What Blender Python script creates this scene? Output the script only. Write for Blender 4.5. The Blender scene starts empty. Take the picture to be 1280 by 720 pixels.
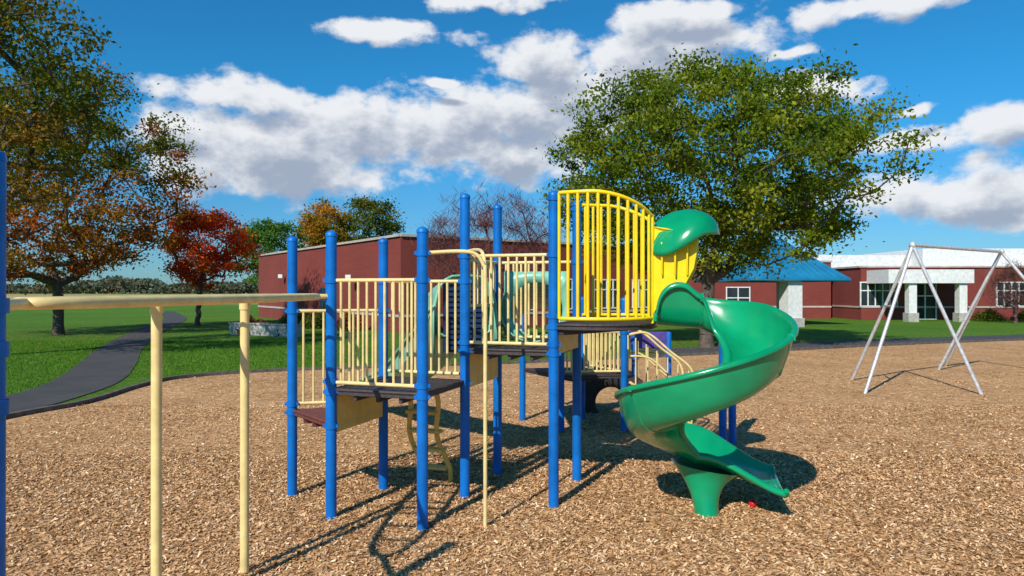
import bpy, math, random
import numpy as np
from mathutils import Vector, Matrix
random.seed(7); rng=np.random.default_rng(7)
S=bpy.context.scene
COL=S.collection
F=870.0; H=2.5; HY=362.0

# ------------------------------------------------------------------ materials
def new_mat(name):
    m=bpy.data.materials.new(name); m.use_nodes=True
    nt=m.node_tree; nt.nodes.clear()
    out=nt.nodes.new('ShaderNodeOutputMaterial'); b=nt.nodes.new('ShaderNodeBsdfPrincipled')
    nt.links.new(b.outputs[0],out.inputs[0])
    return m,nt,b,out
def mix(nt,fac,a,b,blend='MIX'):
    n=nt.nodes.new('ShaderNodeMix'); n.data_type='RGBA'; n.blend_type=blend
    for s,v in ((n.inputs[0],fac),(n.inputs[6],a),(n.inputs[7],b)):
        if hasattr(v,'links') or hasattr(v,'is_linked'): nt.links.new(v,s)
        else: s.default_value = v if not isinstance(v,tuple) else (v+(1,) if len(v)==3 else v)
    return n.outputs[2]
def noise(nt,scale,detail=4,rough=.6,vec=None,dist=0):
    n=nt.nodes.new('ShaderNodeTexNoise'); n.inputs['Scale'].default_value=scale
    n.inputs['Detail'].default_value=detail; n.inputs['Roughness'].default_value=rough
    n.inputs['Distortion'].default_value=dist
    if vec is not None: nt.links.new(vec,n.inputs['Vector'])
    return n
def objco(nt):
    return nt.nodes.new('ShaderNodeTexCoord').outputs['Object']
def ramp(nt,fac,stops):
    r=nt.nodes.new('ShaderNodeValToRGB'); e=r.color_ramp.elements
    while len(e)<len(stops): e.new(.5)
    for i,(p,c) in enumerate(stops): e[i].position=p; e[i].color=c+(1,) if len(c)==3 else c
    nt.links.new(fac,r.inputs[0]); return r.outputs[0]
def bump(nt,b,h,strength=.3,dist=.01):
    n=nt.nodes.new('ShaderNodeBump'); n.inputs['Strength'].default_value=strength; n.inputs['Distance'].default_value=dist
    nt.links.new(h,n.inputs['Height']); nt.links.new(n.outputs[0],b.inputs['Normal']); return n
def paint(name,c,rough=.4,var=.18,scale=6,bs=.05,spec=.5,metal=0,coat=0):
    m,nt,b,o=new_mat(name); co=objco(nt)
    n=noise(nt,scale,3,.65,co); dark=tuple(x*(1-var)*.9 for x in c); lite=tuple(min(1,x*(1+var*.5)+.002) for x in c)
    col=ramp(nt,n.outputs[0],[(.3,dark),(.65,lite)])
    nt.links.new(col,b.inputs['Base Color'])
    n2=noise(nt,scale*9,2,.6,co)
    r=nt.nodes.new('ShaderNodeMapRange'); r.inputs[3].default_value=rough*.8; r.inputs[4].default_value=min(1,rough*1.25)
    nt.links.new(n2.outputs[0],r.inputs[0]); nt.links.new(r.outputs[0],b.inputs['Roughness'])
    b.inputs['Specular IOR Level'].default_value=spec; b.inputs['Metallic'].default_value=metal
    b.inputs['Coat Weight'].default_value=coat; b.inputs['Coat Roughness'].default_value=.12
    if bs: bump(nt,b,n2.outputs[0],bs,.01)
    return m
M={}
M['blue']=paint('blue_powder_coat',(.001,.145,.52),.4,.2,3,.05,.3)
M['beige']=paint('beige_powder_coat',(.82,.63,.27),.45,.15,5)
M['ybeige']=paint('beige_plastic',(.86,.58,.13),.45,.12,4)
M['yellow']=paint('yellow_powder_coat',(.93,.65,.004),.4,.08,4)
M['yplastic']=paint('yellow_plastic',(.95,.67,.005),.3,.06,3)
M['green']=paint('green_plastic',(.001,.30,.125),.22,.14,1.6,.02,.5,0,.2)
M['sea']=paint('seafoam_plastic',(.20,.52,.38),.35,.15,3)
M['deck']=paint('coated_deck',(.055,.04,.042),.6,.3,20,.1)
M['brown']=paint('coated_deck_brown',(.15,.04,.03),.6,.3,20,.1)
M['navy']=paint('navy_plastic',(.02,.045,.14),.4,.2,5)
M['purple']=paint('purple_plastic',(.09,.06,.28),.4,.2,5)
M['white']=paint('white_paint',(.75,.75,.74),.45,.1,4)
M['galv']=paint('galvanised_steel',(.62,.63,.65),.4,.2,10,.05,.5,.3)
M['rubber']=paint('black_rubber',(.02,.02,.02),.7,.3,12,.2)
M['red']=paint('red_plastic',(.6,.01,.015),.35,.1,8)
M['glass']=paint('dark_glass',(.02,.03,.04),.08,.3,.5,0)
M['teal']=paint('teal_metal_roof',(.012,.20,.38),.35,.15,1.0,.02)
M['conc']=paint('concrete',(.42,.40,.36),.85,.25,5,.2)
M['trim']=paint('stone_trim',(.46,.40,.36),.8,.12,2,.1)
M['kerb']=paint('landscape_timber',(.12,.10,.085),.9,.4,6,.4)
M['bark']=paint('bark',(.11,.08,.06),.95,.5,7,.8)
M['purpbark']=paint('dark_bark',(.12,.055,.065),.95,.4,7,.5)

def brick_mat():
    m,nt,b,o=new_mat('red_brick'); co=objco(nt)
    sx=nt.nodes.new('ShaderNodeSeparateXYZ'); nt.links.new(co,sx.inputs[0])
    ad=nt.nodes.new('ShaderNodeMath'); ad.operation='ADD'; nt.links.new(sx.outputs[0],ad.inputs[0]); nt.links.new(sx.outputs[1],ad.inputs[1])
    cb=nt.nodes.new('ShaderNodeCombineXYZ'); nt.links.new(ad.outputs[0],cb.inputs[0]); nt.links.new(sx.outputs[2],cb.inputs[1])
    bt=nt.nodes.new('ShaderNodeTexBrick'); nt.links.new(cb.outputs[0],bt.inputs['Vector'])
    bt.inputs['Scale'].default_value=1; bt.inputs['Brick Width'].default_value=.3; bt.inputs['Row Height'].default_value=.08; bt.inputs['Mortar Size'].default_value=.006
    bt.inputs['Color1'].default_value=(.22,.036,.027,1); bt.inputs['Color2'].default_value=(.19,.030,.023,1); bt.inputs['Mortar'].default_value=(.19,.06,.05,1)
    n=noise(nt,.35,5,.6,co); v=ramp(nt,n.outputs[0],[(.3,(.84,.82,.82)),(.7,(1.08,1.06,1.05))])
    nt.links.new(mix(nt,1.0,bt.outputs[0],v,'MULTIPLY'),b.inputs['Base Color']); b.inputs['Roughness'].default_value=.9
    return m
M['brick']=brick_mat()

def mulch_mat():
    m,nt,b,o=new_mat('wood_mulch'); co=objco(nt)
    mp=nt.nodes.new('ShaderNodeMapping'); mp.inputs['Rotation'].default_value=(0,0,.5); mp.inputs['Scale'].default_value=(1,1.9,1); nt.links.new(co,mp.inputs[0])
    nd=noise(nt,9,2,.6,co); v0=nt.nodes.new('ShaderNodeVectorMath'); v0.operation='MULTIPLY_ADD'
    nt.links.new(nd.outputs[1],v0.inputs[0]); v0.inputs[1].default_value=(.25,.25,0); nt.links.new(mp.outputs[0],v0.inputs[2])
    vo=nt.nodes.new('ShaderNodeTexVoronoi'); vo.inputs['Scale'].default_value=28; nt.links.new(v0.outputs[0],vo.inputs['Vector'])
    sp=nt.nodes.new('ShaderNodeSeparateColor'); nt.links.new(vo.outputs['Color'],sp.inputs[0])
    c=ramp(nt,sp.outputs[0],[(.0,(.22,.105,.04)),(.2,(.46,.25,.11)),(.6,(.64,.375,.185)),(.95,(.80,.53,.30))])
    n=noise(nt,.5,6,.72,co); v=ramp(nt,n.outputs[0],[(.32,(.76,.72,.68)),(.68,(1.1,1.1,1.1))])
    n2=noise(nt,5,4,.75,co); w=ramp(nt,n2.outputs[0],[(.3,(.70,.66,.62)),(.62,(1.08,1.08,1.08))])
    c=mix(nt,1.0,c,v,'MULTIPLY'); c=mix(nt,1.0,c,w,'MULTIPLY')
    nt.links.new(c,b.inputs['Base Color']); b.inputs['Roughness'].default_value=.95; b.inputs['Specular IOR Level'].default_value=.08
    ad=nt.nodes.new('ShaderNodeMath'); ad.operation='ADD'
    nt.links.new(n2.outputs[0],ad.inputs[0]); nt.links.new(sp.outputs[1],ad.inputs[1])
    b1=bump(nt,b,ad.outputs[0],.55,.02)
    n3=noise(nt,1.6,3,.6,co); b2=nt.nodes.new('ShaderNodeBump'); b2.inputs['Strength'].default_value=.5; b2.inputs['Distance'].default_value=.12
    nt.links.new(n3.outputs[0],b2.inputs['Height']); nt.links.new(b2.outputs[0],b1.inputs['Normal']); return m
M['mulch']=mulch_mat()
def grass_mat():
    m,nt,b,o=new_mat('lawn_grass'); co=objco(nt)
    n=noise(nt,3.5,6,.78,co); c=ramp(nt,n.outputs[0],[(.3,(.035,.10,.010)),(.5,(.085,.195,.017)),(.72,(.165,.29,.032))])
    n2=noise(nt,.12,5,.65,co); v=ramp(nt,n2.outputs[0],[(.3,(.72,.83,.7)),(.7,(1.2,1.08,.95))])
    c=mix(nt,1.0,c,v,'MULTIPLY')
    sx=nt.nodes.new('ShaderNodeSeparateXYZ'); nt.links.new(co,sx.inputs[0])
    mr=nt.nodes.new('ShaderNodeMapRange'); mr.inputs[1].default_value=110; mr.inputs[2].default_value=135; nt.links.new(sx.outputs[1],mr.inputs[0])
    n4=noise(nt,.006,3,.5,co); fc=ramp(nt,n4.outputs[0],[(.4,(.42,.32,.14)),(.6,(.22,.26,.08))])
    c=mix(nt,mr.outputs[0],c,fc)
    nt.links.new(c,b.inputs['Base Color']); b.inputs['Roughness'].default_value=.9; b.inputs['Specular IOR Level'].default_value=.15
    n3=noise(nt,22,4,.8,co); bump(nt,b,n3.outputs[0],.9,.06); return m
M['grass']=grass_mat()
def asphalt_mat():
    m,nt,b,o=new_mat('asphalt'); co=objco(nt)
    n=noise(nt,60,4,.8,co); c=ramp(nt,n.outputs[0],[(.3,(.035,.035,.038)),(.7,(.08,.077,.075))])
    n2=noise(nt,.6,5,.7,co); v=ramp(nt,n2.outputs[0],[(.3,(.7,.7,.7)),(.7,(1.25,1.22,1.18))])
    nt.links.new(mix(nt,1.0,c,v,'MULTIPLY'),b.inputs['Base Color']); b.inputs['Roughness'].default_value=.9
    bump(nt,b,n.outputs[0],.5,.01); return m
M['asphalt']=asphalt_mat()
def attr_mat(name,trans=.35):
    m,nt,b,o=new_mat(name); nt.nodes.remove(b); b=nt.nodes.new('ShaderNodeBsdfDiffuse')
    a=nt.nodes.new('ShaderNodeAttribute'); a.attribute_name='Col'
    nt.links.new(a.outputs[0],b.inputs['Color']); nt.links.new(b.outputs[0],o.inputs[0])
    if trans:
        t=nt.nodes.new('ShaderNodeBsdfTranslucent'); ms=nt.nodes.new('ShaderNodeMixShader'); ms.inputs[0].default_value=trans
        g=mix(nt,1.0,a.outputs[0],(1.5,1.5,.8),'MULTIPLY'); nt.links.new(g,t.inputs[0])
        nt.links.new(b.outputs[0],ms.inputs[1]); nt.links.new(t.outputs[0],ms.inputs[2]); nt.links.new(ms.outputs[0],o.inputs[0])
    return m
M['leaf']=attr_mat('leaves',.36); M['chip']=attr_mat('chips',0); M['blade']=attr_mat('grass_blades',.25)

# ------------------------------------------------------------------ mesh builder
class MB:
    def __init__(s): s.v=[]; s.f=[]; s.m=[]; s.mats=[]
    def mi(s,k):
        if k not in s.mats: s.mats.append(k)
        return s.mats.index(k)
    def add(s,vs,fs,k):
        o=len(s.v); s.v+= [tuple(v) for v in vs]; i=s.mi(k)
        for f in fs: s.f.append(tuple(a+o for a in f)); s.m.append(i)
    def tube(s,pts,r,k,seg=10,cap=True):
        P=[Vector(p) for p in pts]; n=len(P); rs=r if isinstance(r,(list,tuple)) else [r]*n
        vs=[]; up=None
        for i,p in enumerate(P):
            t=(P[min(i+1,n-1)]-P[max(i-1,0)]).normalized()
            if up is None:
                up=Vector((0,0,1)) if abs(t.z)<.9 else Vector((1,0,0))
            a=(up-t*up.dot(t)).normalized(); up=a; b=t.cross(a)
            for j in range(seg):
                th=2*math.pi*j/seg; vs.append(p+(a*math.cos(th)+b*math.sin(th))*rs[i])
        fs=[(i*seg+j,i*seg+(j+1)%seg,(i+1)*seg+(j+1)%seg,(i+1)*seg+j) for i in range(n-1) for j in range(seg)]
        if cap: fs.append(tuple(range(seg))[::-1]); fs.append(tuple((n-1)*seg+j for j in range(seg)))
        s.add(vs,fs,k)
    def box(s,c,sz,k,rz=0,rot=None):
        R=rot if rot is not None else Matrix.Rotation(rz,3,'Z'); c=Vector(c)
        vs=[c+R@Vector((x*sz[0]/2,y*sz[1]/2,z*sz[2]/2)) for x in(-1,1) for y in(-1,1) for z in(-1,1)]
        s.add(vs,[(0,1,3,2),(4,6,7,5),(0,4,5,1),(2,3,7,6),(0,2,6,4),(1,5,7,3)],k)
    def prism(s,poly,z0,z1,k,top=None):
        n=len(poly); vs=[(p[0],p[1],z0) for p in poly]+[(p[0],p[1],z1) for p in poly]
        a=sum(poly[i][0]*poly[(i+1)%n][1]-poly[(i+1)%n][0]*poly[i][1] for i in range(n))
        if a<0: vs=[(p[0],p[1],z0) for p in poly[::-1]]+[(p[0],p[1],z1) for p in poly[::-1]]
        s.add(vs,[(i,(i+1)%n,n+(i+1)%n,n+i) for i in range(n)]+[tuple(range(n))[::-1]],k)
        s.add(vs[n:],[tuple(range(n))],top or k)
    def grid(s,rows,k,closed=False):
        n=len(rows);m=len(rows[0]); vs=[p for r in rows for p in r]
        fs=[(i*m+j,i*m+(j+1)%m,(i+1)*m+(j+1)%m,(i+1)*m+j) for i in range(n-1) for j in range(m if closed else m-1)]
        s.add(vs,fs,k)
    def sphere(s,c,r,k,seg=12,ring=8,sc=(1,1,1)):
        rows=[]
        for i in range(ring+1):
            ph=math.pi*(i/ring)*.998+.003; rows.append([(c[0]+r*sc[0]*math.sin(ph)*math.cos(2*math.pi*j/seg),c[1]+r*sc[1]*math.sin(ph)*math.sin(2*math.pi*j/seg),c[2]-r*sc[2]*math.cos(ph)) for j in range(seg)])
        s.grid(rows,k,True)
    def obj(s,name,parent=None,smooth=True,angle=40,solid=0,bevel=0):
        me=bpy.data.meshes.new(name); me.from_pydata(s.v,[],s.f); me.update()
        for k in s.mats: me.materials.append(M[k])
        me.polygons.foreach_set('material_index',s.m)
        if smooth:
            me.polygons.foreach_set('use_smooth',[True]*len(s.f)); me.set_sharp_from_angle(angle=math.radians(angle))
        o=bpy.data.objects.new(name,me); COL.objects.link(o)
        if parent: o.parent=parent
        if solid:
            md=o.modifiers.new('solid','SOLIDIFY'); md.thickness=solid; md.offset=0
        if bevel:
            md=o.modifiers.new('bev','BEVEL'); md.width=bevel; md.segments=2; md.limit_method='ANGLE'
        return o
def empty(name,loc=(0,0,0)):
    e=bpy.data.objects.new(name,None); COL.objects.link(e); e.empty_display_size=.3; return e
def fast_mesh(name,verts,faces_n,cols,mat,parent=None):
    k=faces_n; nv=len(verts); nf=nv//k
    me=bpy.data.meshes.new(name); me.vertices.add(nv); me.vertices.foreach_set('co',verts.astype(np.float32).ravel())
    me.loops.add(nv); me.loops.foreach_set('vertex_index',np.arange(nv,dtype=np.int32))
    me.polygons.add(nf); me.polygons.foreach_set('loop_start',np.arange(0,nv,k,dtype=np.int32)); 
    me.update(calc_edges=True)
    ca=me.color_attributes.new('Col','FLOAT_COLOR','POINT')
    c=np.ones((nv,4),np.float32); c[:,:3]=np.repeat(cols,k,axis=0); ca.data.foreach_set('color',c.ravel())
    me.materials.append(M[mat]); o=bpy.data.objects.new(name,me); COL.objects.link(o)
    if parent: o.parent=parent
    return o
def quads(cent,a,b,fold=None):
    v=np.stack([cent-a,cent-b*.9,cent+a,cent+b*.9],axis=1); return v.reshape(-1,3)
def unit(n):
    v=rng.normal(size=(n,3)); return v/np.linalg.norm(v,axis=1)[:,None]

# ------------------------------------------------------------------ ground
def smooth_poly(pts,n=6,closed=True):
    out=[];N=len(pts); P=[Vector((p[0],p[1])) for p in pts]
    rngi=range(N) if closed else range(N-1)
    for i in rngi:
        p0=P[(i-1)%N] if closed or i>0 else P[0]; p1=P[i]; p2=P[(i+1)%N]; p3=P[(i+2)%N] if closed or i<N-2 else P[-1]
        for j in range(n):
            t=j/n; q=.5*((2*p1)+(p2-p0)*t+(2*p0-5*p1+4*p2-p3)*t*t+(3*p1-p0-3*p2+p3)*t**3); out.append((q.x,q.y))
    if not closed: out.append(tuple(P[-1]))
    return out
g=MB(); xs=[-3000,-400,-120,-60,-30,0,30,60,120,400,3000]; ys=[-300,-60,0,30,60,120,300,800,5000]
g.grid([[(x,y,0) for x in xs] for y in ys],'grass'); g.obj('grass_ground',smooth=False)
edge=smooth_poly([(-10.6,-8),(-10.3,3),(-10.0,9),(-9.75,13.3),(-9.3,15.2),(-9.5,17.7),(-9.2,19.6),(-6.8,21.3),(-1,23),(4,25),(10.6,28),(17,31),(25.4,34.3),(36,38)],6,False)
poly=edge+[(46,30),(46,-10),(0,-12)]
g=MB(); g.add([(p[0],p[1],.012) for p in poly],[tuple(range(len(poly)))[::-1]],'mulch'); g.obj('mulch_ground',smooth=False)
def strip(name,line,w,z,mat):
    g=MB(); L=[];R=[]
    for i,p in enumerate(line):
        a=Vector(line[max(i-1,0)]);b=Vector(line[min(i+1,len(line)-1)]); t=(b-a).normalized(); n=Vector((-t.y,t.x))
        L.append((p[0]+n.x*w/2,p[1]+n.y*w/2,z)); R.append((p[0]-n.x*w/2,p[1]-n.y*w/2,z))
    g.grid([L,R],mat); 
    o=g.obj(name,smooth=False)
    return o
pl=smooth_poly([(-11.8,-6),(-11.3,4),(-10.95,9),(-10.8,13),(-10.9,16),(-11.6,19),(-13.7,23.6),(-16.8,30),(-22.3,43),(-29,60),(-40,80)],6,False)
strip('asphalt_path',pl,1.75,.02,'asphalt')
pr=[(p[0]-.7,p[1]+1.75) for p in edge if p[0]>6]
strip('asphalt_path',pr,2.3,.02,'asphalt')
g=MB()
for i in range(len(edge)-1):
    a=Vector(edge[i]);b=Vector(edge[i+1]); c=(a+b)/2; t=b-a
    g.box((c.x,c.y,.045),(t.length*.97,.12,.12),'kerb',math.atan2(t.y,t.x))
g.obj('mulch_border_kerb',smooth=False)
# wood chips
def chips(n,dmin,dmax,pw=2.0):
    d=(rng.uniform(dmin**pw,dmax**pw,n))**(1/pw); x=rng.uniform(-.78,.78,n)*d; return np.stack([x,d],1)
p=np.concatenate([chips(95000,5.2,10.5),chips(65000,5.2,15),chips(30000,5.2,21)]); p=p[p[:,0]>-9.3]
n=len(p); ang=rng.uniform(0,2*np.pi,n); tl=rng.normal(0,.28,n)
L=rng.uniform(.007,.024,n)*(1+.35*(rng.uniform(0,1,n)>.95)); W=rng.uniform(.003,.0085,n)
a=np.stack([np.cos(ang)*L,np.sin(ang)*L,np.sin(tl)*L],1); b=np.stack([-np.sin(ang)*W,np.cos(ang)*W,rng.normal(0,.5,n)*W],1)
c=np.stack([p[:,0],p[:,1],.014+np.abs(a[:,2])+rng.uniform(0,.012,n)],1)
pal=np.array([(.17,.08,.03),(.45,.245,.11),(.62,.37,.185),(.76,.50,.28),(.87,.66,.43)])
cc=pal[rng.choice(5,n,p=[.12,.28,.34,.19,.07])]*rng.uniform(.86,1.08,(n,1))
v=np.stack([c-a-b,c+a-b,c+a+b,c-a+b],1).reshape(-1,3)
fast_mesh('wood_chips',v,4,cc,'chip')
# grass blades near the left edge
n=60000; x=rng.uniform(-24,-5.5,n); y=rng.uniform(11,34,n)
E=np.array(edge); PL=np.array(pl); pxx=np.interp(y,PL[:,1],PL[:,0])
fence_y=np.interp(x,E[36:,0],E[36:,1])
ok=((x<pxx-.9)|((x>pxx+.93)&(y>fence_y+.15)&(y>19.5)))
x=x[ok];y=y[ok];n=len(x); hgt=rng.uniform(.03,.085,n); ang=rng.uniform(0,2*np.pi,n); w=.012
c=np.stack([x,y,np.zeros(n)],1); dx=np.stack([np.cos(ang)*w,np.sin(ang)*w,np.zeros(n)],1); tip=np.stack([rng.normal(0,.03,n),rng.normal(0,.03,n),hgt],1)
v=np.stack([c-dx,c+dx,c+tip],1).reshape(-1,3)
fast_mesh('grass_tufts',v,3,np.array([.10,.22,.02])*rng.uniform(.5,1.5,(n,1)),'blade')
# fallen leaves under the trees
n=5000; cx=np.where(rng.uniform(0,1,n)<.6,-25,-21); cy=np.where(cx<-24,38,48); cx=np.where(rng.uniform(0,1,n)<.35,8.4,cx); cy=np.where(cx>0,31,cy)
x=cx+rng.normal(0,5,n); y=cy+rng.normal(0,4.5,n); c=np.stack([x,y,np.full(n,.05)],1); a=unit(n)*np.array([1,1,.2])*.06; b=np.cross(a,np.array([0,0,1.]))*.7
fast_mesh('fallen_leaves',quads(c,a,b),4,np.array([(.45,.2,.04),(.4,.1,.03),(.45,.35,.06)])[rng.choice(3,n)],'leaf')

# ------------------------------------------------------------------ playground structure
U=Vector((.947,-.32)); V=Vector((.32,.947))
P={}
P[4]=Vector((-.932,7.25)); P[2]=P[4]-U*1.1; P[5]=P[4]+V*1.15; P[3]=P[5]-U*1.1; P[1]=Vector((-2.66,8.43))
P[7]=P[5]+U*1.1; P[6]=P[5]+V*1.15; P[8]=P[7]+V*1.15
P[9]=Vector((.2,13.26)); P[10]=Vector((.86,12.2)); P[11]=Vector((1.98,12.3)); P[12]=Vector((1.35,13.4))
play=empty('playground_structure')
DZ1=1.42; DZ2=1.80; DZ3=2.11; DZT=1.05
tops={1:3.13,2:3.13,3:3.13,4:3.14,5:3.64,6:3.64,7:3.62,8:3.64,9:2.35,10:2.35,11:2.35,12:2.35}
g=MB()
for k,t in tops.items():
    p=P[k]; r=.059
    g.tube([(p.x,p.y,-.1),(p.x,p.y,t-.03)],r,'blue',20)
    g.tube([(p.x,p.y,t-.05),(p.x,p.y,t-.02),(p.x,p.y,t),(p.x,p.y,t+.015)],[r+.005,r+.005,r*.8,r*.3],'blue',20)
for q in ((3.36,11.1),(3.56,11.25)):
    g.tube([(q[0],q[1],-.1),(q[0],q[1],1.9)],.062,'blue',16)
g.obj('posts',play)
gc=MB()
def clamp(k,z,c='blue'):
    p=P[k]; gc.tube([(p.x,p.y,z-.03),(p.x,p.y,z+.03)],.068,c,18)
    for s in (-1,1): gc.box((p.x+.071*s,p.y-.02,z),(.025,.025,.035),'blue')
def deck(pl,z,mat,name,th=.07):
    g=MB(); g.prism([(p[0],p[1]) for p in pl],z-th,z,mat)
    n=len(pl)
    for i in range(n):
        a=pl[i];b=pl[(i+1)%n]; g.tube([(a[0],a[1],z-.012),(b[0],b[1],z-.012)],.017,mat,8)
    for t in (.25,.5,.75):
        a=Vector(pl[0]).lerp(Vector(pl[1]),t); b=Vector(pl[-1]).lerp(Vector(pl[-2]),t)
        c=(a+b)/2; d=b-a
        if d.length>.3: g.box((c.x,c.y,z-th-.03),(d.length*.94,.04,.06),mat,math.atan2(d.y,d.x))
    g.obj(name,play,bevel=.006)
def inset(ids): return [tuple(P[i]) for i in ids]
deck(inset([2,4,5,3]),DZ1,'deck','deck_low')
deck(inset([5,7,8,6]),DZ2,'deck','deck_mid')
arc=[(.56,7.90),(.85,7.78),(1.15,7.76),(1.42,7.86),(1.62,8.05)]
deck([tuple(P[7])]+arc+[(1.76,8.45),(1.80,8.85),tuple(P[8])],DZ3,'deck','deck_high')
deck(inset([1,2,3]),DZT,'brown','deck_triangle')
deck(inset([10,11,12,9]),1.0,'deck','deck_back')
def panel(a,b,z0,z1,k,name,th=.03,off=.07):
    g=MB(); a=Vector(a);b=Vector(b); d=(b-a); c=(a+b)/2; g.box((c.x,c.y,(z0+z1)/2),(d.length-2*off,th,z1-z0),k,math.atan2(d.y,d.x)); g.obj(name,play,bevel=.01)
panel(P[2]+U*.02,P[3]+U*.02,DZT-.12,DZ1-.075,'ybeige','riser_panel')
panel(P[5]+U*.02,P[6]+U*.02,DZ1-.1,DZ2-.075,'ybeige','riser_panel_2')
panel(P[7]+U*.02,P[8]+U*.02,DZ2-.05,DZ3-.075,'ybeige','riser_panel_3')
g=MB()
def rail(a,b,z0,z1,nb,k='beige',off=.07,rr=.021,rb=.015):
    a=Vector(a);b=Vector(b); t=(b-a).normalized(); a2=a+t*off; b2=b-t*off
    for z in (z0,z1): g.tube([(a2.x,a2.y,z),(b2.x,b2.y,z)],rr,k,10)
    for i in range(nb):
        q=a2.lerp(b2,(i+.5)/nb); g.tube([(q.x,q.y,z0),(q.x,q.y,z1)],rb,k,8)
rail(P[2],P[4],DZ1+.07,2.60,9); 
rail(P[3],P[5],DZ1+.07,2.60,9)
rail(P[1],P[3],DZT+.07,2.24,8)
rail(P[5],P[7],DZ2+.07,2.90,9)
rail(P[5]+V*0,P[6],DZ2+.5,2.86,7)
rail(P[6],P[8],DZ2+.07,2.86,9)
rail(P[10],P[11],1.06,1.75,13,rb=.016)
rail(P[11],P[12],1.06,1.75,9,rb=.016)
for k,z in ((2,2.6),(2,1.5),(4,2.6),(4,1.5),(3,2.6),(5,2.6),(1,2.24),(1,1.12),(3,2.24),(5,2.9),(7,2.9),(6,2.86),(8,2.86),(5,1.87),(7,1.87),(10,1.75),(11,1.75),(7,2.2),(7,3.55),(8,3.55),(4,2.88)):
    clamp(k,z)
g.obj('railings',play); 
for k,z in ((2,DZ1-.035),(4,DZ1-.035),(5,DZ1-.035),(3,DZ1-.035),(1,DZT-.035),(2,DZT-.035),(7,DZ2-.035),(5,DZ2-.035),(7,DZ3-.035),(8,DZ3-.035),(6,DZ2-.035)): clamp(k,z)
gc.obj('post_clamps',play)
def lerpath(pts,t):
    L=[0]
    for i in range(len(pts)-1): L.append(L[-1]+(Vector(pts[i+1])-Vector(pts[i])).length)
    s=t*L[-1]
    for i in range(len(pts)-1):
        if s<=L[i+1]+1e-9: return Vector(pts[i]).lerp(Vector(pts[i+1]),(s-L[i])/(L[i+1]-L[i]))
    return Vector(pts[-1])
def topz(t): return 3.60-.25*max(0,(t-.35)/.65)**1.6
def ybar(path,n,name,drop=True):
    g=MB(); pp=smooth_poly(path,6,False); N=20
    tp=[];bp=[]
    for i in range(N+1):
        t=i/N;q=lerpath(pp,t); z=topz(t) if drop else 3.58
        tp.append((q.x,q.y,z)); bp.append((q.x,q.y,DZ3+.06))
    g.tube(tp,.023,'yellow',10); g.tube(bp,.022,'yellow',10)
    for i in range(n):
        t=(i+.4)/n; q=lerpath(pp,t); g.tube([(q.x,q.y,DZ3+.06),(q.x,q.y,topz(t) if drop else 3.58)],.018,'yellow',8)
    q=tp[-1]; g.tube([(q[0],q[1],DZ3),(q[0],q[1],q[2])],.023,'yellow',10)
    g.obj(name,play)
ybar([tuple(P[7]+U*.07)]+arc,11,'yellow_barrier')
ybar([tuple(P[8]+U*.07),(1.2,9.12),(1.5,9.1),(1.80,8.85)],9,'yellow_barrier_rear')
g=MB() 
def bend(pts,r,k,seg=12,sub=8):
    P3=[Vector(p) for p in pts]; out=[]
    for i in range(len(P3)-1):
        p0=P3[max(i-1,0)];p1=P3[i];p2=P3[i+1];p3=P3[min(i+2,len(P3)-1)]
        for j in range(sub):
            t=j/sub; out.append(.5*((2*p1)+(p2-p0)*t+(2*p0-5*p1+4*p2-p3)*t*t+(3*p1-p0-3*p2+p3)*t**3))
    out.append(P3[-1]); g.tube(out,r,k,seg)
bend([(-.93,7.25,2.88),(-.55,7.28,2.90),(-.38,7.29,2.87),(-.30,7.3,2.76),(-.28,7.3,2.6),(-.28,7.3,1.5),(-.28,7.3,-.05)],.021,'beige')
bend([(-.56,8.34,2.95),(-.42,7.9,2.95),(-.32,7.5,2.9),(-.28,7.32,2.72)],.02,'beige')
g.obj('sliding_pole',play)
g=MB()
for s in (0,.38):
    b0=P[3].lerp(P[5],.22)+U*s+V*.06
    pts=[]
    for i in range(13):
        t=i/12; pts.append((b0.x+V.x*t*.55+U.x*.05*math.sin(t*9),b0.y+V.y*t*.55,DZ1-.03-t*1.42))
    g.tube(pts,.032,'ybeige',10)
for i in range(5):
    t=(i+.7)/5.6; b0=P[3].lerp(P[5],.22)+V*(.06+t*.55)
    g.box((b0.x+U.x*.19,b0.y+U.y*.19,DZ1-.03-t*1.42),(.42,.14,.035),'ybeige',math.atan2(U.y,U.x))
g.obj('climber',play)

# seafoam hood + slide
st=Vector((-.62,9.15)); en=Vector((-2.8,14.4)); dr=(en-st).normalized(); nr=Vector((-dr.y,dr.x))
g=MB(); rows=[]
for i in range(25):
    t=i/24; q=st.lerp(en,t); z=1.62*(1-t)**1.15+.28+ .05*math.sin(t*9); hw=.40; wh=.30 if t>.12 else .40
    prof=[(-hw-.04,wh-.04),(-hw-.03,wh),(-hw,wh),(-hw+.04,.05),(-hw+.12,0),(0,-.01),(hw-.12,0),(hw-.04,.05),(hw,wh),(hw+.03,wh),(hw+.04,wh-.04)]
    rows.append([(q.x+nr.x*a,q.y+nr.y*a,z+b) for a,b in prof])
g.grid(rows,'sea'); g.obj('slide_chute',play,solid=.02)
g=MB(); rows=[]
for i in range(9):
    t=i/8; q=st-dr*.05+dr*(.75*t); hw=.44*(1-.12*t); ht=1.03-.15*t; ring=[]
    for j in range(15):
        a=math.pi*j/14; ex=.55
        ca=math.copysign(abs(math.cos(a))**ex,math.cos(a)); sa=math.sin(a)**ex
        ring.append((q.x+nr.x*hw*ca,q.y+nr.y*hw*ca,1.66+ht*sa))
    rows.append(ring)
g.grid(rows,'sea'); g.obj('slide_hood',play,solid=.03)
g=MB()
q=st+dr*.02; ang=math.atan2(nr.y,nr.x)
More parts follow.
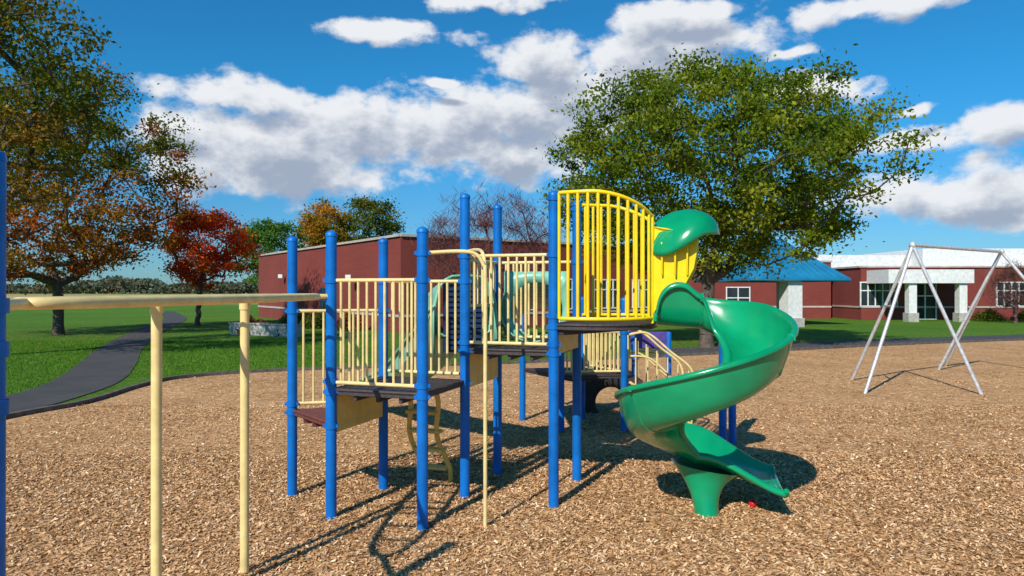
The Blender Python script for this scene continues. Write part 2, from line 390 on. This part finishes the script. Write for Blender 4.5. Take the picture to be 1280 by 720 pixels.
for j in range(12):
    g.box((q.x-dr.x*.03,q.y-dr.y*.03,1.74+j*.07),(.5,.035,.045),'navy',ang)
g.box((q.x+dr.x*.03,q.y+dr.y*.03,2.13),(.56,.02,.9),'navy',ang)
g.obj('navy_activity_panel',play)
g=MB(); A=Vector((.28,9.3,2.24)); B=Vector((.5,12.75,1.75)); rows=[]
T=(B-A).normalized(); n1=Vector((T.y,-T.x,0)).normalized(); n2=n1.cross(T)
for i in range(41):
    t=i/40; r=.42+.018*(1 if (i%4)<2 else 0); c=A.lerp(B,t)
    rows.append([tuple(c+(n1*math.cos(2*math.pi*j/28)+n2*math.sin(2*math.pi*j/28))*r) for j in range(28)])
g.grid(rows,'sea',True); g.obj('crawl_tunnel',play,solid=.02,angle=60)
g=MB(); a=P[6]+U*.1; b=P[8]-U*.1; z0,z1=DZ2+.08,2.74; cen=(a+b)/2; hwp=(b-a).length/2; zc=2.24; hh=(z1-z0)/2
inn=[];outr=[]
for j in range(40):
    th=2*math.pi*j/40; c_,s_=math.cos(th),math.sin(th); m_=max(abs(c_),abs(s_)); inn.append((.36*c_,zc+.36*s_)); outr.append((hwp*c_/m_,(z0+z1)/2+hh*s_/m_))
f=[(cen.x+U.x*x,cen.y+U.y*x,z) for x,z in inn]; o_=[(cen.x+U.x*x,cen.y+U.y*x,z) for x,z in outr]
g.grid([f,o_],'sea',True); g.obj('tunnel_panel',play,solid=.03)
g=MB()
for i in range(5):
    t=i/5; g.box((2.15+t*1.15,12.45,.9-t*.82),(.24,.75,.05),'deck'); 
for sy in (12.05,12.85):
    g.tube([(2.03,sy,.9),(3.3,sy,.02)],.025,'beige',8)
    bend([(2.03,sy,1.72),(2.35,sy,1.74),(2.75,sy,1.42),(3.1,sy,1.12),(3.16,sy,.7),(3.1,sy,.1)],.022,'beige')
    bend([(2.05,sy,1.35),(2.4,sy,1.3),(2.8,sy,.95),(3.12,sy,.75)],.018,'beige')
    for i in range(6):
        t=(i+.5)/6; g.tube([(2.05+t*1.1,sy,.9-t*.8),(2.05+t*1.1,sy,1.72-t*.68)],.013,'beige',8)
g.obj('stairs',play)
g=MB(); g.box((2.6,13.1,1.55),(.75,.05,.32),'purple'); g.tube([(2.3,13.1,0),(2.3,13.1,1.7)],.05,'blue',12); g.tube([(2.95,13.1,0),(2.95,13.1,1.7)],.05,'blue',12); g.obj('purple_panel',play,bevel=.02)
g=MB(); rows=[]; cx,cy=2.0,14.2
for i in range(49):
    a=2*math.pi*i/48; ring=[]
    for j in range(16):
        b=2*math.pi*j/16; rr=.52+.22*math.copysign(abs(math.cos(b))**.6,math.cos(b)) + (.025 if (i%2 and math.cos(b)>.3) else 0); yy=.2*math.copysign(abs(math.sin(b))**.6,math.sin(b))
        ring.append((cx+rr*math.cos(a),cy+yy,.22+rr*math.sin(a)))
    rows.append(ring)
g.grid(rows,'rubber',True); g.obj('tractor_tyre')

# ------------------------------------------------------------------ spiral slide (clockwise going down)
sp=empty('spiral_slide')
C=Vector((2.04,7.42)); RM=.56
def ss(t): t=max(0,min(1,t)); return t*t*(3-2*t)
def zb_(t): return 2.07-1.53*t
path=[]
th0=math.radians(78); th1=math.radians(78-350)
o=Vector((math.cos(th0),math.sin(th0))); h=Vector((o.y,-o.x)); p0=C+o*RM
for i in range(12):
    t=i/12; q=p0-h*(.50*(1-t)); 
    ih=.10+.38*math.sqrt(max(0,1-(1-min(1,t*1.9))**2))-.12*ss((t-.6)/.4)
    path.append((q,2.11-.04*t,o,.34,ih,.27,0))
N=90
for i in range(N+1):
    t=i/N; th=th0+(th1-th0)*t; o=Vector((math.cos(th),math.sin(th))); q=C+o*RM
    oh=.34+.14*ss(t*6)-.02*ss((t-.3)/.3)-.12*ss((t-.78)/.22)
    ih=.36-.20*ss(t*9)
    path.append((q,zb_(t),o,oh,ih,.27+.03*ss((t-.85)/.15),t))
he=Vector((o.y,-o.x)); pe=C+o*RM; hang=math.atan2(he.y,he.x)
zc=zb_(1)
q=pe.copy(); 
for i in range(1,17):
    t=i/16; a=hang*(1-t)-.22*t; q=q+Vector((math.cos(a),math.sin(a)))*.060; oo=Vector((-math.sin(a),math.cos(a)))
    path.append((q.copy(),zc-.27*ss(t*.9)-.01*t,oo,.34-.24*ss(t*.95),.16-.07*ss(t),.30+.15*ss(t),1))
rows=[]
for q,z,o,oh,ih,hw,t in path:
    prof=[(-hw-.075,ih-.055),(-hw-.085,ih-.015),(-hw-.055,ih+.012),(-hw-.02,ih-.01),(-hw-.02,ih*.6),(-hw+.03,.07*min(1,ih/.14)),(-hw+.12,.014),(-.04,0),(.08,.005),(hw-.12,.03),(hw-.04,.10*min(1,oh/.3)),(hw+.01,oh*.5+.02),(hw+.045,oh*.78),(hw+.05,oh-.02),(hw+.065,oh+.01),(hw+.095,oh+.005),(hw+.1,oh-.04)]
    rows.append([(q.x+o.x*a,q.y+o.y*a,z+b) for a,b in prof])
g=MB(); g.grid(rows,'green'); 
ob=g.obj('chute',sp,angle=180); md=ob.modifiers.new('solid','SOLIDIFY'); md.thickness=.035; md.offset=0
md=ob.modifiers.new('sub','SUBSURF'); md.levels=1; md.render_levels=1
g=MB()
for idx in (12,12+30,12+60):
    r=rows[idx]; g.tube([(a[0],a[1],a[2]) for a in r],.023,'green',6)
g.obj('section_flanges',sp)
g=MB(); g.tube(rows[-1][1:-1],.03,'green',8); g.tube(rows[0],.024,'green',8)
g.obj('end_lips',sp)
g=MB(); rws=[]
for i in range(15):
    t=i/14; k=(1-t); rx=.13+.32*k**2.4; ry=.12+.20*k**2.6; z=.56*k; cx=2.16-.02*k+.12*k**3; cy=7.72+.20*k**1.2
    rws.append([(cx+rx*math.cos(2*math.pi*j/24),cy+ry*math.sin(2*math.pi*j/24),max(0,z-(.07*k**4)*(1+math.cos(2*math.pi*j/24)))) for j in range(24)])
g.grid(rws,'green',True); g.obj('exit_leg',sp,angle=70)
# hood
g=MB(); rows=[]
ctr=Vector((2.00,8.15,3.10)); R=Matrix.Rotation(math.radians(-14),3,'Z')@Matrix.Rotation(math.radians(2),3,'Y')@Matrix.Rotation(math.radians(4),3,'X')
for i in range(29):
    s_=-1+2*i/28; s_=max(-.998,min(.998,s_)); w=(1-abs(s_)**2.0)**.6; ring=[]
    for j in range(21):
        a=.02+(math.pi-.04)*j/20
        ring.append(tuple(ctr+R@Vector((.40*s_, .38*w*math.cos(a), .32*w**.8*math.sin(a)**.85+.05*s_-.20*w*max(0,math.cos(a+math.pi))*max(0,-s_+.6)))))
    rows.append(ring)
g.grid(rows,'green'); ob=g.obj('hood',sp,angle=180,solid=.03)
def wing(a,name,flip=1):
    g=MB(); a=Vector(a); out=[(0,2.13),(.07,2.26),(.13,2.36),(.28,2.46),(.42,2.58),(.50,2.74),(.53,2.92),(.54,3.12),(.40,3.14),(.2,3.2),(0,3.24)]
    front=[];back=[]
    for u,z in out:
        bow=.12*math.sin(u/.56*math.pi)*flip
        q=a+U*u*1.0+V*(-bow); front.append((q.x,q.y,z)); q2=q+V*.045; back.append((q2.x,q2.y,z))
    n=len(out); g.add(front+back,[tuple(range(n)),tuple(range(n,2*n))[::-1]]+[(i,n+i,n+(i+1)%n,(i+1)%n) for i in range(n)],'yplastic')
    for k in (.15,.3,.43):
        q=a+U*k+V*(-.12*math.sin(k/.56*math.pi)*flip-.008); g.tube([(q.x,q.y,2.66),(q.x,q.y,3.04)],.012,'yplastic',8)
    g.obj(name,sp,bevel=.012,angle=30)
wing((1.60,8.08),'entry_wing'); wing((1.78,8.72),'entry_wing_far',-1)
g=MB(); g.sphere((2.76,7.98,.05),.05,'red',16,12); g.obj('red_ball')

# ------------------------------------------------------------------ monkey bars (left foreground)
mk=empty('monkey_bars')
g=MB(); n0=Vector((-2.62,3.75)); f0=Vector((-2.16,7.45)); ax=(f0-n0).normalized(); pn=Vector((-ax.y,ax.x)); Ln=(f0-n0).length
ring=[]
hw=.27; zb=2.425
for i in range(64):
    a=2*math.pi*i/64; ca=math.cos(a); sa=math.sin(a)
    u=Ln/2+Ln/2*math.copysign(abs(ca)**.75,ca); w=hw*math.copysign(abs(sa)**.8,sa); q=n0+ax*u+pn*w; ring.append((q.x,q.y,zb))
ring.append(ring[0]); g.tube(ring,.034,'beige',14,False)
for i in range(1,9):
    t=i/9; q=n0+ax*(Ln*t); w=hw*(1-(abs(2*t-1))**2.6)**.5; a=q+pn*w; b=q-pn*w
    g.tube([(a.x,a.y,zb),(b.x,b.y,zb)],.017,'beige',10)
g.obj('overhead_loop',mk)
g=MB()
for (x,y,w) in ((-2.665,5.22,1),(-2.35,6.12,-1)):
    u=(Vector((x,y))-n0).dot(ax); q=n0+ax*u
    g.tube([(x,y,-.1),(x,y,zb)],.0385,'beige',16)
    g.tube([(x,y,zb-.10),(x,y,zb-.04)],.046,'beige',16)
    a=q+pn*hw; b=q-pn*hw; g.tube([(a.x,a.y,zb-.01),(x,y,zb-.02),(b.x,b.y,zb-.01)],.028,'beige',12)
g.obj('support_poles',mk)
g=MB(); bx,by=-2.43,3.24
g.tube([(bx,by,-.1),(bx,by,3.12)],.062,'blue',24); g.tube([(bx,by,3.10),(bx,by,3.14),(bx,by,3.16)],[.066,.06,.02],'blue',24)
for z in (2.425,2.22,1.95): g.tube([(bx,by,z-.035),(bx,by,z+.035)],.076,'blue',24)
g.tube([(bx,by,2.425),(n0.x,n0.y,2.425)],.03,'beige',12)
g.tube([(f0.x,f0.y,2.425),(P[2].x,P[2].y,2.425)],.028,'beige',12)
g.obj('end_post',mk)

# ------------------------------------------------------------------ swing set
sw=empty('swing_set'); g=MB()
a1=(9.9,17.2,3.6); a2=(14.2,20.2,3.6)
for b in ((8.45,16.7),(9.35,19.2),(11.15,16.5)): g.tube([a1,(b[0],b[1],-.05)],.042,'galv',12)
for b in ((14.1,22.7),(13.2,21.6),(16.2,18.7)): g.tube([a2,(b[0],b[1],-.05)],.042,'galv',12)
g.tube([a1,a2],.045,'galv',12)
def lp(a,b,t): return tuple(a[i]*(1-t)+b[i]*t for i in range(3))
g.tube([lp(a1,(8.45,16.7,0),.42),lp(a1,(9.35,19.2,0),.42)],.025,'galv',10)
for a in (a1,a2): g.sphere(a,.085,'galv',12,8)
g.obj('frame',sw)

# ------------------------------------------------------------------ buildings
def wallband(g,a,b,z0,z1,k,proud=.06):
    a=Vector(a);b=Vector(b); d=b-a; n=Vector((d.y,-d.x)).normalized(); c=(a+b)/2+n*(proud/2)
    g.box((c.x,c.y,(z0+z1)/2),(d.length+.02,proud,z1-z0),k,math.atan2(d.y,d.x))
def window(g,a,b,t,w,z0,z1,nm=3,fr='white'):
    a=Vector(a);b=Vector(b);d=(b-a).normalized(); n=Vector((d.y,-d.x)); c=a.lerp(b,t); ang=math.atan2(d.y,d.x)
    q=c+n*.02; g.box((q.x,q.y,(z0+z1)/2),(w,.05,z1-z0),'glass',ang)
    for s in range(nm+1):
        q=c+d*(w*(s/nm-.5))+n*.06; g.box((q.x,q.y,(z0+z1)/2),(.09,.08,z1-z0),fr,ang)
    for z in (z0,z1,(z0*.35+z1*.65)):
        q=c+n*.055; g.box((q.x,q.y,z),(w+.12,.07,.09),fr,ang)
def building(name,foot,h,coping='white'):
    e=empty(name); g=MB(); g.prism(foot,-.2,h,'brick','conc'); g.obj('walls',e,smooth=False)
    g=MB(); n=len(foot)
    for i in range(n): wallband(g,foot[i],foot[(i+1)%n],h-.04,h+.10,coping,.12)
    g.obj('roof_coping',e,smooth=False); return e
K0=(-23.3,64);K1=(-6.4,40);K2=(12.8,53.5);K3=(-4.2,77.6)
e=building('school_building',[K0,K1,K2,K3],5.6,'trim')
g=MB(); wallband(g,K0,K1,.9,1.05,'trim'); wallband(g,K1,K2,.9,1.05,'trim'); g.obj('stone_band',e,smooth=False)
g=MB()
window(g,K0,K1,.58,1.2,.1,2.6,2,'navy'); 
for t in (.2,.36,.52,.68,.84): window(g,K1,K2,t,2.4,1.2,3.2,4)
g.box((-10.5,44.7,3.3),(.35,.35,.3),'white'); g.box((-19,57.2,3.6),(.35,.35,.3),'white')
g.obj('windows',e,smooth=False)
e=building('brick_building',[(12.9,60),(27.5,60),(27.5,75),(12.9,75)],4.9,'trim')
g=MB(); wallband(g,(12.9,60),(27.5,60),.95,1.1,'trim'); g.obj('stone_band',e,smooth=False)
g=MB(); window(g,(12.9,60),(27.5,60),.45,2.0,.1,2.7,2); g.obj('windows',e,smooth=False)
R0=(28.6,57);R1=(60,57)
e=building('brick_building',[(28.6,57),(60,57),(60,80),(28.6,80)],4.35,'trim')
g=MB(); wallband(g,R0,R1,1.0,1.14,'trim'); wallband(g,(28.6,80),R0,1.0,1.14,'trim'); g.obj('stone_band',e,smooth=False)
g=MB(); 
for t in (.045,.40,.55,.72): window(g,R0,R1,t,3.0,1.15,3.1,5)
window(g,R0,R1,.165,1.8,.1,3.0,2); g.obj('windows',e,smooth=False)
g=MB(); g.prism([(36,61),(64,61),(64,76),(36,76)],4.4,6.1,'white'); g.prism([(26.6,62),(36,63),(36,76),(26.6,76)],4.4,5.6,'white'); g.obj('clerestory',e,smooth=False)
g=MB(); g.prism([(29.0,53.6),(35.6,53.6),(35.6,56.9),(29.0,56.9)],3.0,4.05,'white')
for x in (31.0,34.9): g.box((x,54.1,1.5),(.6,.6,3.0),'white'); g.box((x,54.1,.35),(.8,.8,.7),'conc')
g.obj('entrance_portico',e,smooth=False)
e=empty('entrance_canopy'); g=MB(); cx,cy=18.4,50; hw=3.75; rz=math.radians(12)
def rp(x,y,z): return (cx+x*math.cos(rz)-y*math.sin(rz),cy+x*math.sin(rz)+y*math.cos(rz),z)
ez=3.3; tz=6.1; tw=.9
base=[rp(-hw,-hw,ez),rp(hw,-hw,ez),rp(hw,hw,ez),rp(-hw,hw,ez)]; top=[rp(-tw,-.3,tz),rp(tw,-.3,tz),rp(tw,.3,tz),rp(-tw,.3,tz)]
g.add(base+top,[(0,1,5,4),(1,2,6,5),(2,3,7,6),(3,0,4,7),(4,5,6,7),(0,3,2,1)],'teal')
for k in range(4):
    for i in range(1,14):
        t=i/14; a=Vector(base[k]).lerp(Vector(base[(k+1)%4]),t); b=Vector(top[k]).lerp(Vector(top[(k+1)%4]),t)
        up=Vector((0,0,.03)); g.tube([a+up,b+up],.035,'teal',4)
g.obj('roof',e,smooth=False)
g=MB()
for k in range(4):
    a=base[k];b=base[(k+1)%4]; g.tube([(a[0],a[1],ez-.12),(b[0],b[1],ez-.12)],.13,'teal',6)
g.obj('fascia',e,smooth=False)
g=MB(); q=rp(-.2,-3.0,0); g.box((q[0],q[1],1.6),(1.05,1.05,3.2),'white',rz); g.box((q[0],q[1],.3),(1.25,1.25,.6),'conc',rz)
for x in (-3,3): q=rp(x,3.0,0); g.box((q[0],q[1],1.6),(.5,.5,3.2),'white',rz)
g.obj('columns',e,smooth=False)
g=MB(); g.box((-13.5,38,.3),(5,.5,.6),'conc',-.5); g.box((-13.5,38,.63),(5.1,.6,.07),'trim',-.5); g.obj('planter_wall',smooth=False)

# ------------------------------------------------------------------ trees
def tree(name,base,crown_c,crown_r,n,leafn,leafsz,palette,r0=.22,sig=.5,bark='bark',seed=1,twig=0,trunk_h=None,shell=.55,minz=None,low=None,lowz=0):
    global rng
    rng=np.random.default_rng(seed); rnd=random.Random(seed)
    e=empty(name); bx,by=base; cc=np.array(crown_c,float); cr=np.array(crown_r,float)
    lob=unit(9); la=rng.uniform(-.28,.22,9)
    d=unit(n*2); r=rng.uniform(shell**3,1,n*2)**(1/3)
    f=1+sum(la[i]*np.clip((d@lob[i]-.5)*2,0,1) for i in range(9))
    pts=cc+d*(r*f)[:,None]*cr
    if minz is not None: pts=pts[pts[:,2]>minz]
    pts=pts[:n]
    th=trunk_h or cc[2]-cr[2]*.75
    nodes=[np.array([bx,by,-.1])]; par=[-1]
    K=5
    for i in range(1,K+1):
        t=i/K; nodes.append(np.array([bx+(cc[0]-bx)*.25*t*t+rnd.uniform(-.08,.08),by+(cc[1]-by)*.25*t*t,th*t])); par.append(len(nodes)-2)
    for i in range(1,5):
        t=i/4*.7; q=nodes[K]*(1-t)+(cc+np.array([0,0,cr[2]*.7]))*t+rng.normal(0,.25,3)*cr*.15; nodes.append(q); par.append(len(nodes)-2)
    order=np.argsort(np.linalg.norm(pts-nodes[K],axis=1)); arr=[x for x in nodes]
    clusters=[]
    for oi in order:
        p=pts[oi]; A=np.array(arr); ds=np.linalg.norm(A-p,axis=1); 
        ds[:K-0]=1e9; ds=ds+np.where(A[:,2]>p[2]+.2,1.2,0)*1.0
        j=int(np.argmin(ds)); q=A[j]; L=np.linalg.norm(p-q)
        ns=max(1,int(L/ (cr.mean()*.16)))
        prev=j
        for k in range(1,ns+1):
            t=k/ns; m=q*(1-t)+p*t; 
            if k<ns: m=m+rng.normal(0,.06,3)*L; m[2]+=.10*L*math.sin(t*math.pi)
            arr.append(m); par.append(prev); prev=len(arr)-1
        clusters.append(p)
    cnt=np.zeros(len(arr)); 
    for i in range(len(arr)-1,0,-1):
        cnt[i]+=1; cnt[par[i]]+=cnt[i]
    cnt[0]=max(cnt[0],cnt[1]); rad=r0*(cnt/cnt[1])**.46; rad=np.maximum(rad,.012 if not twig else .010)
    rad[0]*=1.35
    g=MB()
    for i in range(1,len(arr)):
        j=par[i]; ra=min(rad[j],rad[i]*1.5) if j>K else rad[j]
        g.tube([arr[j],arr[i]],[ra,rad[i]],bark,8 if rad[i]>.06 else 5,False)
    g.obj('trunk_and_limbs',e,angle=80)
    cl=np.array(clusters)
    if leafn:
        N=len(cl)*leafn; idx=np.repeat(np.arange(len(cl)),leafn)
        cs=rng.uniform(.55,1.35,len(cl))[idx][:,None]
        off=rng.normal(0,1,(N,3))*np.array([1,1,.55])*sig*cs
        keep=rng.uniform(0,1,N)<np.repeat(rng.uniform(.45,1,len(cl)),leafn); 
        c=cl[idx]+off; c=c[keep]; idx=idx[keep]; N=len(c)
        a=unit(N); b=np.cross(a,unit(N)); b/=np.linalg.norm(b,axis=1)[:,None]
        sz=leafsz*rng.uniform(.6,1.35,N)[:,None]
        if twig: a=a*np.array([1,1,.5])+np.array([0,0,-.6]); v=quads(c,a*sz*2.2,b*twig)
        else: v=quads(c,a*sz*.5,b*sz*.3)
        pal=np.array(palette); 
        ccol=pal[rng.choice(len(pal),len(cl))]*rng.uniform(.75,1.15,(len(cl),1))
        if low is not None:
            lo_=np.array(low); pick=rng.uniform(0,1,len(cl))<np.clip((lowz-cl[:,2])/3+.5,.08,.8); ccol[pick]=lo_[rng.choice(len(lo_),pick.sum())]
        col=ccol[idx]*.75+pal[rng.choice(len(pal),N)]*.25
        col=col*rng.uniform(.7,1.25,(N,1)); fast_mesh('foliage' if not twig else 'twigs',v,4,col,'leaf',e)
    return e
GR=[(.11,.17,.015),(.18,.24,.02),(.07,.125,.012),(.29,.31,.03),(.22,.25,.02),(.09,.15,.015)]
OL=[(.10,.125,.015),(.14,.15,.02),(.07,.10,.014),(.20,.16,.025),(.30,.15,.025),(.15,.17,.02)]
RD=[(.66,.07,.02),(.78,.14,.03),(.52,.045,.02),(.75,.22,.03)]
OR=[(.42,.17,.02),(.48,.22,.03),(.18,.18,.02)]
tree('honey_locust_tree',(8.4,30),(8.6,30,7.3),(7.1,5.2,4.9),400,240,.185,GR,.28,.44,seed=3,trunk_h=2.9,minz=3.1)
tree('shade_tree',(-25.3,38.8),(-25.6,38.5,8.4),(7.4,6,6.8),310,190,.21,OL,.27,.52,seed=5,trunk_h=2.8,minz=2.5,low=[(.50,.12,.03),(.47,.2,.03),(.40,.09,.03)],lowz=8.5)
tree('shade_tree',(-21.0,24),(-18.9,24,9.6),(5.6,5,5.2),220,150,.17,OL,.25,.5,seed=11,trunk_h=4.2,minz=5.2,low=[(.4,.2,.03)],lowz=7)
tree('red_maple_tree',(-21.9,48.5),(-21.2,48.5,5.5),(3.2,3,3.1),110,200,.2,RD,.18,.42,seed=8,trunk_h=1.9)
tree('green_maple_tree',(-25.5,72),(-25.5,72,6.6),(3.4,3.2,4.0),90,190,.28,[(.08,.18,.03),(.12,.23,.035),(.07,.15,.02)],.2,.5,seed=9)
tree('autumn_tree',(-22.5,86),(-22.5,86,9.0),(4.0,4,4.4),100,190,.33,OR,.25,.6,seed=10)
tree('autumn_tree',(-18.5,88),(-18.5,88,9.2),(3.6,4,4.8),90,190,.33,[(.07,.11,.02),(.09,.14,.02),(.16,.15,.02)],.25,.6,seed=12)
tree('bare_tree',(-.9,33),(-1.1,33,4.6),(3.5,2.6,2.2),240,40,.15,[(.2,.075,.09),(.16,.06,.07),(.26,.11,.09)],.14,.35,'purpbark',seed=14,twig=.012,trunk_h=1.7)
tree('bare_tree',(37.6,52),(37.6,52,2.9),(2.7,2,2.0),120,34,.14,[(.14,.07,.06),(.2,.09,.06)],.13,.3,'purpbark',seed=15,twig=.016,trunk_h=1.0)
def shrub(name,x,y,r,h,pal,seed):
    global rng; rng=np.random.default_rng(seed); N=1500; d=unit(N); d[:,2]=abs(d[:,2]); rr=rng.uniform(.6,1,N)[:,None]*(1+.25*np.sin(d[:,:1]*7+seed))
    c=np.array([x,y,.05])+d*rr*np.array([r,r,h]); a=unit(N); b=np.cross(a,unit(N)); v=quads(c,a*.09,b*.06); fast_mesh(name,v,4,np.array(pal)*rng.uniform(.5,1.4,(N,1)),'leaf')
for i,(x,y,r,h,pl_) in enumerate([(-12.5,45,1,.9,(.09,.12,.02)),(-10,42.5,.9,1.0,(.25,.07,.03)),(-15.5,50,1.1,.9,(.07,.12,.02)),(-5,40.2,.9,1.1,(.1,.13,.02)),(-1,43,1,1,(.08,.1,.02)),(13.5,57,1,.8,(.08,.12,.02)),(38,55.5,1,.8,(.1,.13,.02)),(41,55.5,.9,.8,(.1,.12,.02)),(-14.5,38.8,.8,.9,(.25,.11,.04)),(-12.2,37.9,.7,.9,(.1,.13,.03))]): shrub('shrub',x,y,r,h,pl_,20+i)
rng=np.random.default_rng(40); N=26000
x=rng.uniform(-520,420,N); hh=(4.5+3*np.sin(x*.021)+2*np.sin(x*.077+1)+1.2*np.sin(x*.31))
hh=np.clip(hh,1.2,None); c=np.stack([x,420+rng.normal(0,6,N),rng.uniform(0,1,N)**.8*hh],1); a=unit(N);b=np.cross(a,unit(N))
fast_mesh('distant_tree_line',quads(c,a*1.5,b*1.1),4,np.array([(.09,.12,.08),(.15,.12,.08),(.12,.14,.1)])[rng.choice(3,N)]*rng.uniform(.7,1.3,(N,1)),'leaf')

# ------------------------------------------------------------------ world
az=math.atan2(-.46,-.89); el=math.radians(38)
sd=Vector((-.46,-.89,0)).normalized()*math.cos(el)+Vector((0,0,math.sin(el)))
w=bpy.data.worlds.new("World"); S.world=w; w.use_nodes=True; nt=w.node_tree; nt.nodes.clear()
out=nt.nodes.new('ShaderNodeOutputWorld'); bg=nt.nodes.new('ShaderNodeBackground'); nt.links.new(bg.outputs[0],out.inputs[0]); bg.inputs[1].default_value=.088
sky=nt.nodes.new('ShaderNodeTexSky'); sky.sky_type='NISHITA'; sky.sun_disc=False; sky.sun_elevation=el; sky.sun_rotation=az; sky.altitude=400; sky.air_density=1.0; sky.dust_density=.3; sky.ozone_density=2.5
tc=nt.nodes.new('ShaderNodeTexCoord'); sx=nt.nodes.new('ShaderNodeSeparateXYZ'); nt.links.new(tc.outputs['Generated'],sx.inputs[0])
def mth(t,op,a,b=None,c=None):
    n=t.nodes.new('ShaderNodeMath'); n.operation=op
    for s,v in zip(n.inputs,(a,b,c)):
        if v is None: continue
        if isinstance(v,(int,float)): s.default_value=v
        else: t.links.new(v,s)
    return n.outputs[0]
def mr(v,a,b,c,d,sm=True):
    n=nt.nodes.new('ShaderNodeMapRange'); n.interpolation_type='SMOOTHSTEP' if sm else 'LINEAR'
    for i,x in zip((1,2,3,4),(a,b,c,d)): n.inputs[i].default_value=x
    nt.links.new(v,n.inputs[0]); return n.outputs[0]
A_=mth(nt,'ARCTAN2',sx.outputs[0],sx.outputs[1])
hl=mth(nt,'SQRT',mth(nt,'ADD',mth(nt,'MULTIPLY',sx.outputs[0],sx.outputs[0]),mth(nt,'MULTIPLY',sx.outputs[1],sx.outputs[1])))
E_=mth(nt,'DIVIDE',sx.outputs[2],mth(nt,'MAXIMUM',hl,.05))
tint=mix(nt,mr(E_,0,.30,0,1),(.38,.74,1.08),(.20,1.05,1.45))
skyc=mix(nt,1.0,sky.outputs[0],tint,'MULTIPLY')
cb=nt.nodes.new('ShaderNodeCombineXYZ'); nt.links.new(A_,cb.inputs[0]); nt.links.new(E_,cb.inputs[1])
cl=[(810,75,85,38),(765,105,75,38),(685,78,62,27),(560,158,105,38),(650,145,95,38),(735,120,75,38),(640,195,66,30),(345,188,135,44),(440,165,95,40),(370,222,110,22),(245,205,55,30),
(305,115,90,18),(870,48,88,24),(835,20,68,18),(610,0,60,12),(490,36,74,11),(1120,3,92,15),(1140,172,62,16),(1210,246,125,30),(1268,145,48,22),(1148,131,22,5),(1020,112,45,16),(985,65,30,7),(556,101,26,5),(215,165,34,16),
(1500,200,120,30),(-200,150,130,30)]
def cloudgroup(nm,d1_,d2_):
    gr=bpy.data.node_groups.new(nm,'ShaderNodeTree')
    gr.interface.new_socket('Vector',in_out='INPUT',socket_type='NodeSocketVector'); gr.interface.new_socket('Density',in_out='OUTPUT',socket_type='NodeSocketFloat')
    gi=gr.nodes.new('NodeGroupInput'); go=gr.nodes.new('NodeGroupOutput')
    n1=noise(gr,9,d1_,.6,gi.outputs[0])
    v2=gr.nodes.new('ShaderNodeVectorMath'); v2.operation='MULTIPLY_ADD'; gr.links.new(n1.outputs[1],v2.inputs[0]); v2.inputs[1].default_value=(.10,.05,0); gr.links.new(gi.outputs[0],v2.inputs[2])
    acc=None
    for (x,y,rx,ry) in cl:
        a=math.atan((x-640)/F); e_=(HY-y)/F*math.cos(a); k=math.cos(a)
        ix=1/(rx/F*k*1.30); iy=1/(ry/F*k*1.42); a+=.05; e_+=.025
        mp=gr.nodes.new('ShaderNodeVectorMath'); mp.operation='MULTIPLY_ADD'; mp.inputs[1].default_value=(ix,iy,0); mp.inputs[2].default_value=(-a*ix,-e_*iy,0)
        gr.links.new(v2.outputs[0],mp.inputs[0]); ln=gr.nodes.new('ShaderNodeVectorMath'); ln.operation='LENGTH'; gr.links.new(mp.outputs[0],ln.inputs[0])
        acc=ln.outputs['Value'] if acc is None else mth(gr,'MINIMUM',acc,ln.outputs['Value'])
    acc=mth(gr,'SUBTRACT',1.0,mth(gr,'MINIMUM',acc,2.0))
    mpn=gr.nodes.new('ShaderNodeVectorMath'); mpn.operation='MULTIPLY'; mpn.inputs[1].default_value=(1,1.4,1); gr.links.new(gi.outputs[0],mpn.inputs[0])
    n2=noise(gr,14,d2_,.6,mpn.outputs[0])
    dn=mth(gr,'ADD',acc,mth(gr,'MULTIPLY',mth(gr,'SUBTRACT',n2.outputs[0],.48),2.2))
    gr.links.new(dn,go.inputs[0]); return gr
def grp(vec,gr):
    n=nt.nodes.new('ShaderNodeGroup'); n.node_tree=gr; nt.links.new(vec,n.inputs[0]); return n.outputs[0]
d0=grp(cb.outputs[0],cloudgroup('cloud_field',3,6)); of=nt.nodes.new('ShaderNodeVectorMath'); of.operation='ADD'; nt.links.new(cb.outputs[0],of.inputs[0]); of.inputs[1].default_value=(-.012,.026,0); d1=grp(of.outputs[0],cloudgroup('cloud_field_shade',1,4))
mask=mr(d0,-.06,.48,0,.97); shade=mr(d1,.05,1.0,1,0)
ccol=mix(nt,shade,(4.1,4.8,6.1),(9.8,10.0,10.3))
fin=mix(nt,mask,skyc,ccol); nt.links.new(fin,bg.inputs[0])
ld=bpy.data.lights.new('sun','SUN'); ld.energy=5.0; ld.angle=math.radians(.5); ld.color=(1,.945,.84); lo=bpy.data.objects.new('sun',ld); COL.objects.link(lo)
lo.rotation_euler=sd.to_track_quat('Z','Y').to_euler()
# ------------------------------------------------------------------ camera
cd=bpy.data.cameras.new('camera'); cd.sensor_width=36; cd.lens=36*F/1280; cd.clip_end=8000; cd.clip_start=.05
co=bpy.data.objects.new('camera',cd); COL.objects.link(co); co.location=(0,0,H); co.rotation_euler=(math.pi/2+math.atan(2/F),0,0); S.camera=co
S.view_settings.view_transform='Standard'; S.view_settings.look='None'; S.view_settings.exposure=0
